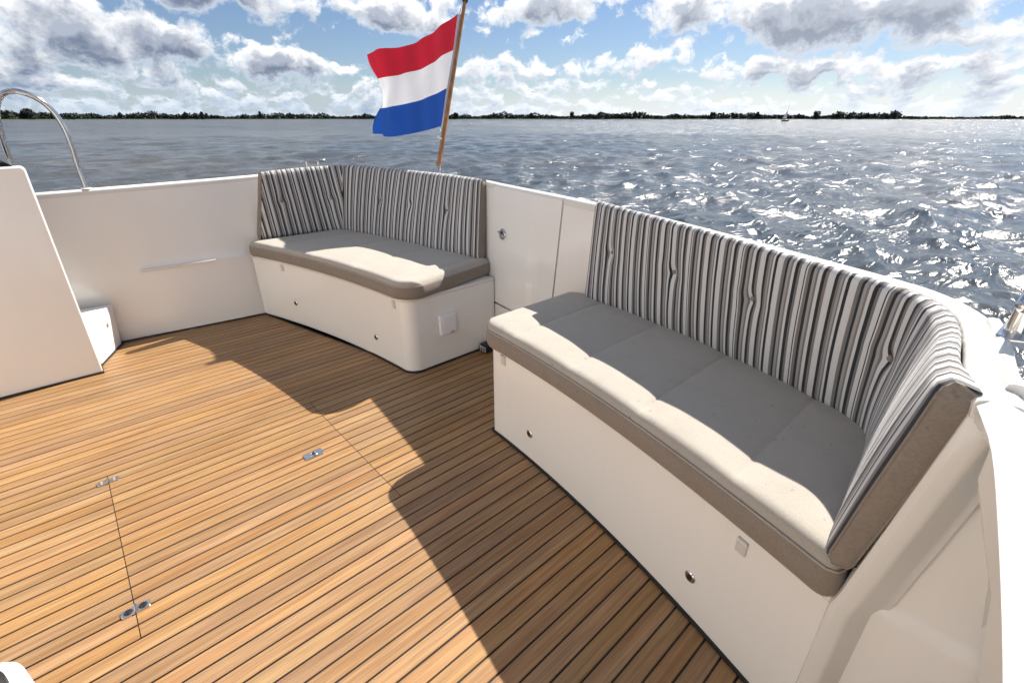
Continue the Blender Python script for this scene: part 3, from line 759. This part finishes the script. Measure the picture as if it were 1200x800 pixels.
# far bench (left)
b1 = thing('bench_locker', 'shorter cream locker bench with one rounded corner, under the far left cushion', 'bench', (1.3, 2.8, 0))
core = [(front_x(y), y) for y in np.linspace(2.16, 3.50, 26)]
def ol_b1(off=0):
    c = rounded([(front_x(2.16, off), 2.16, 0), (front_x(2.028-off, off)+.0, 2.028-off, .075), (1.70, 2.028-off, 0)], 12)[1:]
    return c+[(1.45, 3.52)]+[(front_x(y, off), y) for y in np.linspace(3.50, 2.16, 26)]
extrude('body', ol_b1(0), .004, .405, M['gelcoat'], b1, 0, 35)
extrude('rim', ol_b1(.006), .4055, .424, M['cap'], b1, .005, 35)
extrude('foot_seal', rounded([(front_x(2.16, .008), 2.16, 0), (front_x(2.02, .008), 2.02, .08), (1.66, 2.02, 0)], 12)[1:]+[(1.66, 2.06), (1.2, 2.06), (1.14, 2.16)]+[(front_x(y, .008), y) for y in np.linspace(3.49, 2.16, 20)], .001, .010, M['black'], b1)
catch((0, 3.139, .152), b1); catch((0, 2.346, .126), b1)
pull_tab((0, 3.207, .378), b1); pull_tab((0, 2.135, .376), b1)
# outlet cover on the end of the far bench
o = box('vent_cover', (1.362, 2.020, .232), (.112, .022, .120), M['plastic'], b1, .010)
box('cover_recess', (1.362, 2.0085, .232), (.078, .003, .088), M['plastic'], o, .0012)
box('cover_catch', (1.380, 2.0065, .188), (.026, .004, .010), M['grey_plastic'], o, .0015)
# black scupper box in the gap between the benches
T = thing('scupper', 'small black box in the gap on the deck between the two benches', 'drain', (1.68, 2.0, 0))
box('housing', (1.615, 1.984, .028), (.08, .065, .044), M['black'], T, .006); box('grating', (1.5675, 1.984, .028), (.006, .06, .03), M['grey_plastic'], T, .001)
for k in range(3): box('slot', (1.5635, 1.964+.020*k, .028), (.002, .008, .024), M['black'], T)

# ------------------------------------------------------------------ seat cushions
def seat_cushion(y0, y1, fx, bx, z0, z1, seams, round_end, label, loc, zwave=.008, skew=0):
    T = thing('seat_cushion', label, 'cushion', loc)
    def dens(n, e=.03, k=7):
        s = np.linspace(0, 1, n); return s
    L = y1-y0; ys = np.concatenate([y0+np.array([0, .002, .006, .012, .02, .03, .045]), np.linspace(y0+.06, y1-.06, int(L/.006)), y1-np.array([.045, .03, .02, .012, .006, .002, 0])])
    ts = np.concatenate([[0, .004, .010, .018, .03, .045, .065, .09], np.linspace(.12, .90, 34), [.93, .96, .98, .99, 1]])
    V = []; rr = .026
    for y in ys:
        a, b_ = fx(y), bx(y)
        for s in ts:
            x = a+(b_-a)*s
            df = x-a; db = b_-x; d0 = y-y0; d1 = y1-y
            d = min(df, db, d0, d1)
            # plan rounding is in fx; edge roll
            z = z1-(rr*(1-math.sqrt(max(0, 1-(1-min(d, rr)/rr)**2))))
            if seams:
                ph = (y-seams[0])/(seams[1]-seams[0]); w = abs(math.sin(math.pi*ph))**.5
                edge = min(1, max(0, df)/.05)
                z += zwave*(w-.75)*edge
            z += .006*min(1, d/.12)-.004*math.exp(-((x-(a+b_)/2)/.1)**2)*0
            if seams: sm = (ph+.5) % 1-.5; z -= .0012*math.exp(-((sm*(seams[1]-seams[0]))/.006)**2)*min(1, df/.03)
            V.append((x, y+skew*s*(1-(y-y0)/L), z))
    nu, nv = len(ys), len(ts); F = grid_faces(nu, nv)
    F = [q[::-1] for q in F]
    o = mesh('top_panel', V, F, M['taupe'], T, 60)
    # boxing: the side band
    ring = [(i, 0) for i in range(nu)]+[(nu-1, j) for j in range(1, nv)]+[(i, nv-1) for i in range(nu-2, -1, -1)]+[(0, j) for j in range(nv-2, 0, -1)]
    B = [V[i*nv+j] for i, j in ring]; n = len(B); cx = sum(q[0] for q in B)/n; cy = sum(q[1] for q in B)/n
    rings = []
    P2 = np.array([(q[0], q[1]) for q in B]); Tn = np.roll(P2, -1, 0)-np.roll(P2, 1, 0); Tn /= np.linalg.norm(Tn, axis=1)[:, None]+1e-9
    N = np.stack([Tn[:, 1], -Tn[:, 0]], 1)
    if np.mean(np.sum(N*(P2-np.array([cx, cy])), 1)) < 0: N = -N
    for f, e in [(0, 0), (.06, .004), (.14, .0055), (.5, .009), (.86, .005), (.95, .001), (1, -.008)]:
        rings.append([(B[k][0]+N[k, 0]*e, B[k][1]+N[k, 1]*e, B[k][2]*(1-f)+z0*f) for k in range(n)])
    V2 = [q for r_ in rings for q in r_]; F2 = grid_faces(len(rings), n, True)
    mesh('boxing', V2, F2+[tuple(range(len(V2)-n, len(V2)))], M['taupe_dark'], T, 60)
    # piping between the two
    tube('piping', [(q[0]+N[k, 0]*.004, q[1]+N[k, 1]*.004, q[2]-.003) for k, q in enumerate(B)][:nu+nv-1:2], .0024, M['taupe'], T, 6)
    return T
def corner_round(y, ya, r, sgn):
    """extra x inset near an end at y=ya for a plan corner of radius r"""
    d = abs(y-ya)
    return r-math.sqrt(max(0, r*r-(r-d)**2)) if d < r else 0
seat_cushion(.050, 1.388, lambda y: front_x(y, .030)+corner_round(y, 1.388, .075, 1)+corner_round(y, .05, .03, 1),
             lambda y: float(np.interp(y, [.05, .12, .27, .49, .85, 1.28, 1.39], [1.36, 1.42, 1.47, 1.53, 1.61, 1.655, 1.65]))-corner_round(y, 1.388, .09, 1),
             .425, .526, (.284, .584), True, 'grey taupe seat cushion on the nearer bench at right, front half in sunlight', (1.2, .7, .425))
seat_cushion(1.992, 3.455, lambda y: front_x(y, .026)+corner_round(y, 1.992, .11, 1),
             lambda y: float(np.interp(y, [1.99, 2.12, 2.57, 3.0, 3.30, 3.49], [1.715, 1.725, 1.66, 1.60, 1.54, 1.48])),
             .425, .522, (2.06, 2.45), True, 'grey taupe seat cushion on the far left bench, with a narrow strip of sunlight', (1.3, 2.8, .425), .006, .095)

# ------------------------------------------------------------------ striped back cushions
def back_cushion(top, bot, buttons, label, loc, n=260, thick=.052, zpuff=.012, shear=0):
    T = thing('back_cushion', label, 'cushion', loc)
    A = resample(catmull(top, 400), n); Bm = resample(catmull(bot, 400), n)
    Mm = (A+Bm)/2; s = arclen(Mm); N = normals2(Mm)
    if np.dot(N[n//2][:2], (Mm[n//2]-mid)[:2]) < 0: N = -N       # outboard
    k = 12
    Ns = np.array([N[max(0, i-k):i+k+1].mean(0) for i in range(n)]); Ns /= np.linalg.norm(Ns, axis=1)[:, None]
    nf = 34
    rings = []; UV = []; L = s[-1]
    def ttop(i): return .032+(min(thick, .054)-.032)*max(0, 1-min(s[i], L-s[i])/.12)
    for i in range(n):
        a, b_, nn = A[i], Bm[i], Ns[i]
        ring = []; 
        for j in range(nf+1):
            f = j/nf                                       # 0 at the bottom, 1 at the top
            q = b_*(1-f)+a*f
            hgt = f*(a[2]-b_[2])
            e = min(f, 1-f)*(a[2]-b_[2]); roll = .011*(1-math.sqrt(max(0, 1-(1-min(e, .022)/.022)**2)))
            es = min(s[i], L-s[i]); rolls = .007*(1-math.sqrt(max(0, 1-(1-min(es, .02)/.02)**2)))
            off = -(zpuff*(math.sin(math.pi*f)**.6)*min(1, es/.08)) + roll + rolls
            du = 0.0
            for (bu, bh) in buttons:
                rx, rz_ = s[i]-bu, hgt-bh; r2 = math.hypot(rx, rz_)
                off += .012*math.exp(-(r2/.022)**2)+.006*math.exp(-((rx/.05)**2+(rz_/.10)**2))
                off += .0022*math.exp(-(rx/.010)**2)*math.exp(-(abs(rz_)/.07))            # crease up and down from the button
                du += (-rx*.22*math.exp(-(r2/.038)**2) + .0055*math.exp(-(abs(rx)/.03))*(math.tanh(rz_/.012))*math.exp(-abs(rz_)/.055))
            off += .0010*math.sin(s[i]*41+f*3)*math.sin(f*5+s[i]*9)
            ring.append(q+nn*off); UV.append((s[i]+du+shear*(hgt-.2)*max(0, min(1, (.556-s[i])/.012)), hgt))
        back = [(1.0, .022), (.985, ttop(i)-.004), (.96, ttop(i)), (.04, thick), (.015, thick-.008), (0, .022)]
        for f, o_ in back:
            q = b_*(1-f)+a*f; es = min(s[i], L-s[i]); o2 = o_*(1 if True else 0)
            ring.append(q+nn*o2+np.array([0, 0, .000])); UV.append((s[i], f*(a[2]-b_[2])))
        rings.append(ring)
    nv = len(rings[0]); V = [tuple(q) for r_ in rings for q in r_]
    Fs = grid_faces(n, nv, True)
    mesh('cover', V, Fs, M['stripe'], T, 70, UV)
    # taupe end panels with a soft edge
    for idx, sg in ((0, -1), (n-1, 1)):
        tn = (Mm[min(idx+1, n-1)]-Mm[max(idx-1, 0)]); tn[2] = 0; tn /= np.linalg.norm(tn); r0 = [np.array(q) for q in rings[idx]]
        c = sum(r0)/len(r0)
        fr_ = r0[:nf+1]; bk0, bk1 = r0[-2], r0[nf+3]
        V2 = []; nk = 7
        for j in range(nf+1):
            f = j/nf; pf = fr_[j]; pb = bk0*(1-f)+bk1*f
            for kk in range(nk):
                g = kk/(nk-1); e = min(f, 1-f)
                bul = .0055*min(1, (4*g*(1-g))**.35 if 0 < g < 1 else 0)*min(1, (e/.03)**.5 if e > 0 else 0)
                V2.append(tuple(pf*(1-g)+pb*g+tn*sg*(bul+.0005)))
        layers = [None, [np.array(q) for q in [V2[j*nk] for j in range(0, nf+1, 2)]+[V2[nf*nk+kk] for kk in range(1, nk)]+[V2[j*nk+nk-1] for j in range(nf-1, -1, -2)]+[V2[kk] for kk in range(nk-2, 0, -1)]]]
        o = mesh('end_panel', V2, grid_faces(nf+1, nk), M['taupe_dark'], T, 60)
        tube('piping', [tuple(q) for q in layers[1]]+[tuple(layers[1][0])], .0026, M['taupe_dark'], o, 6, False)
    for bu, bh in buttons:
        i = int(np.argmin(abs(s-bu))); f = bh/(A[i][2]-Bm[i][2]); q = Bm[i]*(1-f)+A[i]*f+Ns[i]*(.010-zpuff+.006)
        disc('button', Vector(q)+Vector(Ns[i])*.002, -Vector(Ns[i]), .008, .005, 0, .006, M['taupe_dark'], T, 14)
    return T
back_cushion([(1.655, 1.300, .935), (1.597, 1.10, .930), (1.528, .82, .922), (1.472, .605, .914), (1.423, .421, .907), (1.381, .274, .902), (1.352, .172, .896), (1.278, .104, .896), (1.17, .070, .898), (1.02, .052, .903), (.855, .030, .914)],
             [(1.605, 1.285, .515), (1.592, 1.08, .515), (1.565, .851, .515), (1.53, .66, .515), (1.486, .491, .515), (1.432, .30, .515), (1.392, .20, .515), (1.33, .138, .515), (1.24, .118, .515), (1.10, .105, .515), (.848, .084, .515)],
             [(.135, .235), (.46, .235), (.78, .235), (1.19, .22)], 'long striped black and white back cushion wrapping round the right corner of the near bench', (1.5, .6, .52))
back_cushion([(.975, 3.425, .942), (1.12, 3.448, .948), (1.30, 3.458, .952), (1.44, 3.44, .953), (1.53, 3.38, .953), (1.595, 3.25, .951), (1.655, 3.03, .948), (1.715, 2.75, .945), (1.745, 2.48, .943), (1.760, 2.205, .940)],
             [(.895, 3.468, .515), (1.03, 3.466, .515), (1.20, 3.460, .515), (1.33, 3.44, .515), (1.415, 3.39, .515), (1.455, 3.28, .515), (1.515, 3.00, .515), (1.565, 2.70, .515), (1.61, 2.40, .515), (1.655, 2.12, .515)],
             [(.13, .235), (.47, .225), (.90, .235), (1.19, .235), (1.53, .235)], 'striped grey back cushion filling the corner of the far left bench, below the flag', (1.4, 3.0, .52), shear=.26, thick=.072)

# ------------------------------------------------------------------ flag and pole
PB = Vector((1.885, 2.835, .86)); PT = Vector((2.36, 3.068, 1.952))
pd = (PT-PB)
T = thing('flagpole', 'varnished wooden flagpole leaning aft from the transom behind the far bench', 'flagpole', PB)
tube('pole', [PB+pd*(k/12) for k in range(13)], [.0165-.004*k/12 for k in range(13)], M['varnish'], T, 16)
kb = PB+pd*1.0
rr_ = [.006, .016, .020, .020, .016, .006]
tube('finial', [kb+pd.normalized()*z for z in (0, .004, .012, .022, .032, .037)], rr_, M['knob'], T, 16)
tube('socket', [PB-pd*.03, PB+pd*.085], .021, M['steel'], T, 16)
tube('halyard', [PB+pd*.21+Vector((-.02, .01, 0)), PB+pd*.6+Vector((-.022, .012, 0)), PB+pd*.97+Vector((-.018, .01, 0))], .0022, M['white_cloth'], T, 6)
tube('halyard_hook', [PB+pd*.25+Vector((-.030, .02, .01)), PB+pd*.25+Vector((-.012, .0, -.006)), PB+pd*.25+Vector((-.03, -.02, -.004))], .005, M['cap'], T, 8)
FT = thing('flag', 'red, white and blue horizontally striped flag blowing to the left from the wooden pole', 'flag', PB+pd*.6)
NUf, NVf = 70, 42
top0 = PB+pd*.935+Vector((-.012, .022, 0)); bot0 = PB+pd*.315+Vector((-.012, .022, 0))
topE = Vector((2.12, 4.03, 1.715)); botE = Vector((2.10, 4.13, 1.125))
def flag_pt(u_, v_):
    # u along the fly, v from bottom to top
    tp_ = top0.lerp(topE, u_)+Vector((0, 0, -.045*math.sin(math.pi*u_*.9)*(1-.3*u_)))
    bt_ = bot0.lerp(botE, u_)+Vector((0, 0, -.030*math.sin(math.pi*u_)))
    q = bt_.lerp(tp_, v_)
    fold = math.exp(-((u_-1)/.22)**2)
    q = q+Vector((0, -.20*fold*(math.sin(v_*math.pi*.97)**3), 0))        # the fly edge curls in
    amp = .012+.045*u_
    w = amp*math.sin(u_*7.5-v_*2.1+.4)+.018*u_*math.sin(u_*17+v_*4.0)+.006*math.sin(u_*31-v_*7)
    q = q+Vector((w, .25*w, .15*w*math.cos(v_*3)))
    return q
V = [flag_pt(i/(NUf-1), j/(NVf-1)) for i in range(NUf) for j in range(NVf)]
for nm, m_, j0, j1 in (('red_stripe', 'red', 28, 41), ('white_stripe', 'white_cloth', 14, 28), ('blue_stripe', 'blue', 0, 14)):
    Vs = [V[i*NVf+j] for i in range(NUf) for j in range(j0, j1+1)]
    mesh(nm, Vs, grid_faces(NUf, j1-j0+1), M[m_], FT, 60)
hv = []
for j in range(NVf):
    a = V[j]; d = (Vector(PB+pd*(.315+.62*j/(NVf-1)))-a)*.75; hv.append([tuple(a+Vector((.001, 0, 0))), tuple(a+d+Vector((.001, 0, 0))), tuple(a+d-Vector((.0015, 0, 0))), tuple(a-Vector((.0015, 0, 0)))])
loft('hoist_band', hv, M['white_cloth'], FT)

# ------------------------------------------------------------------ white helm locker at the bottom left corner
T = thing('helm_pedestal', 'corner of a rounded white pedestal with a black knob at the bottom left', 'pedestal', (-.6, .6, 0))
ol = rounded([(-1.0, .3, .05), (-.215, .3, .05), (-.270, .932, .04), (-1.0, .955, .05)], 8)
extrude('body', ol, .0, .45, M['plastic'], T, .022, 35, 4)
disc('knob', (-.318, .862, .45), (0, 0, 1), .040, .030, 0, .028, M['black'], T, 30); disc('knob_cap', (-.318, .862, .478), (0, 0, 1), .020, .017, 0, .006, M['darkglass'], T, 24)
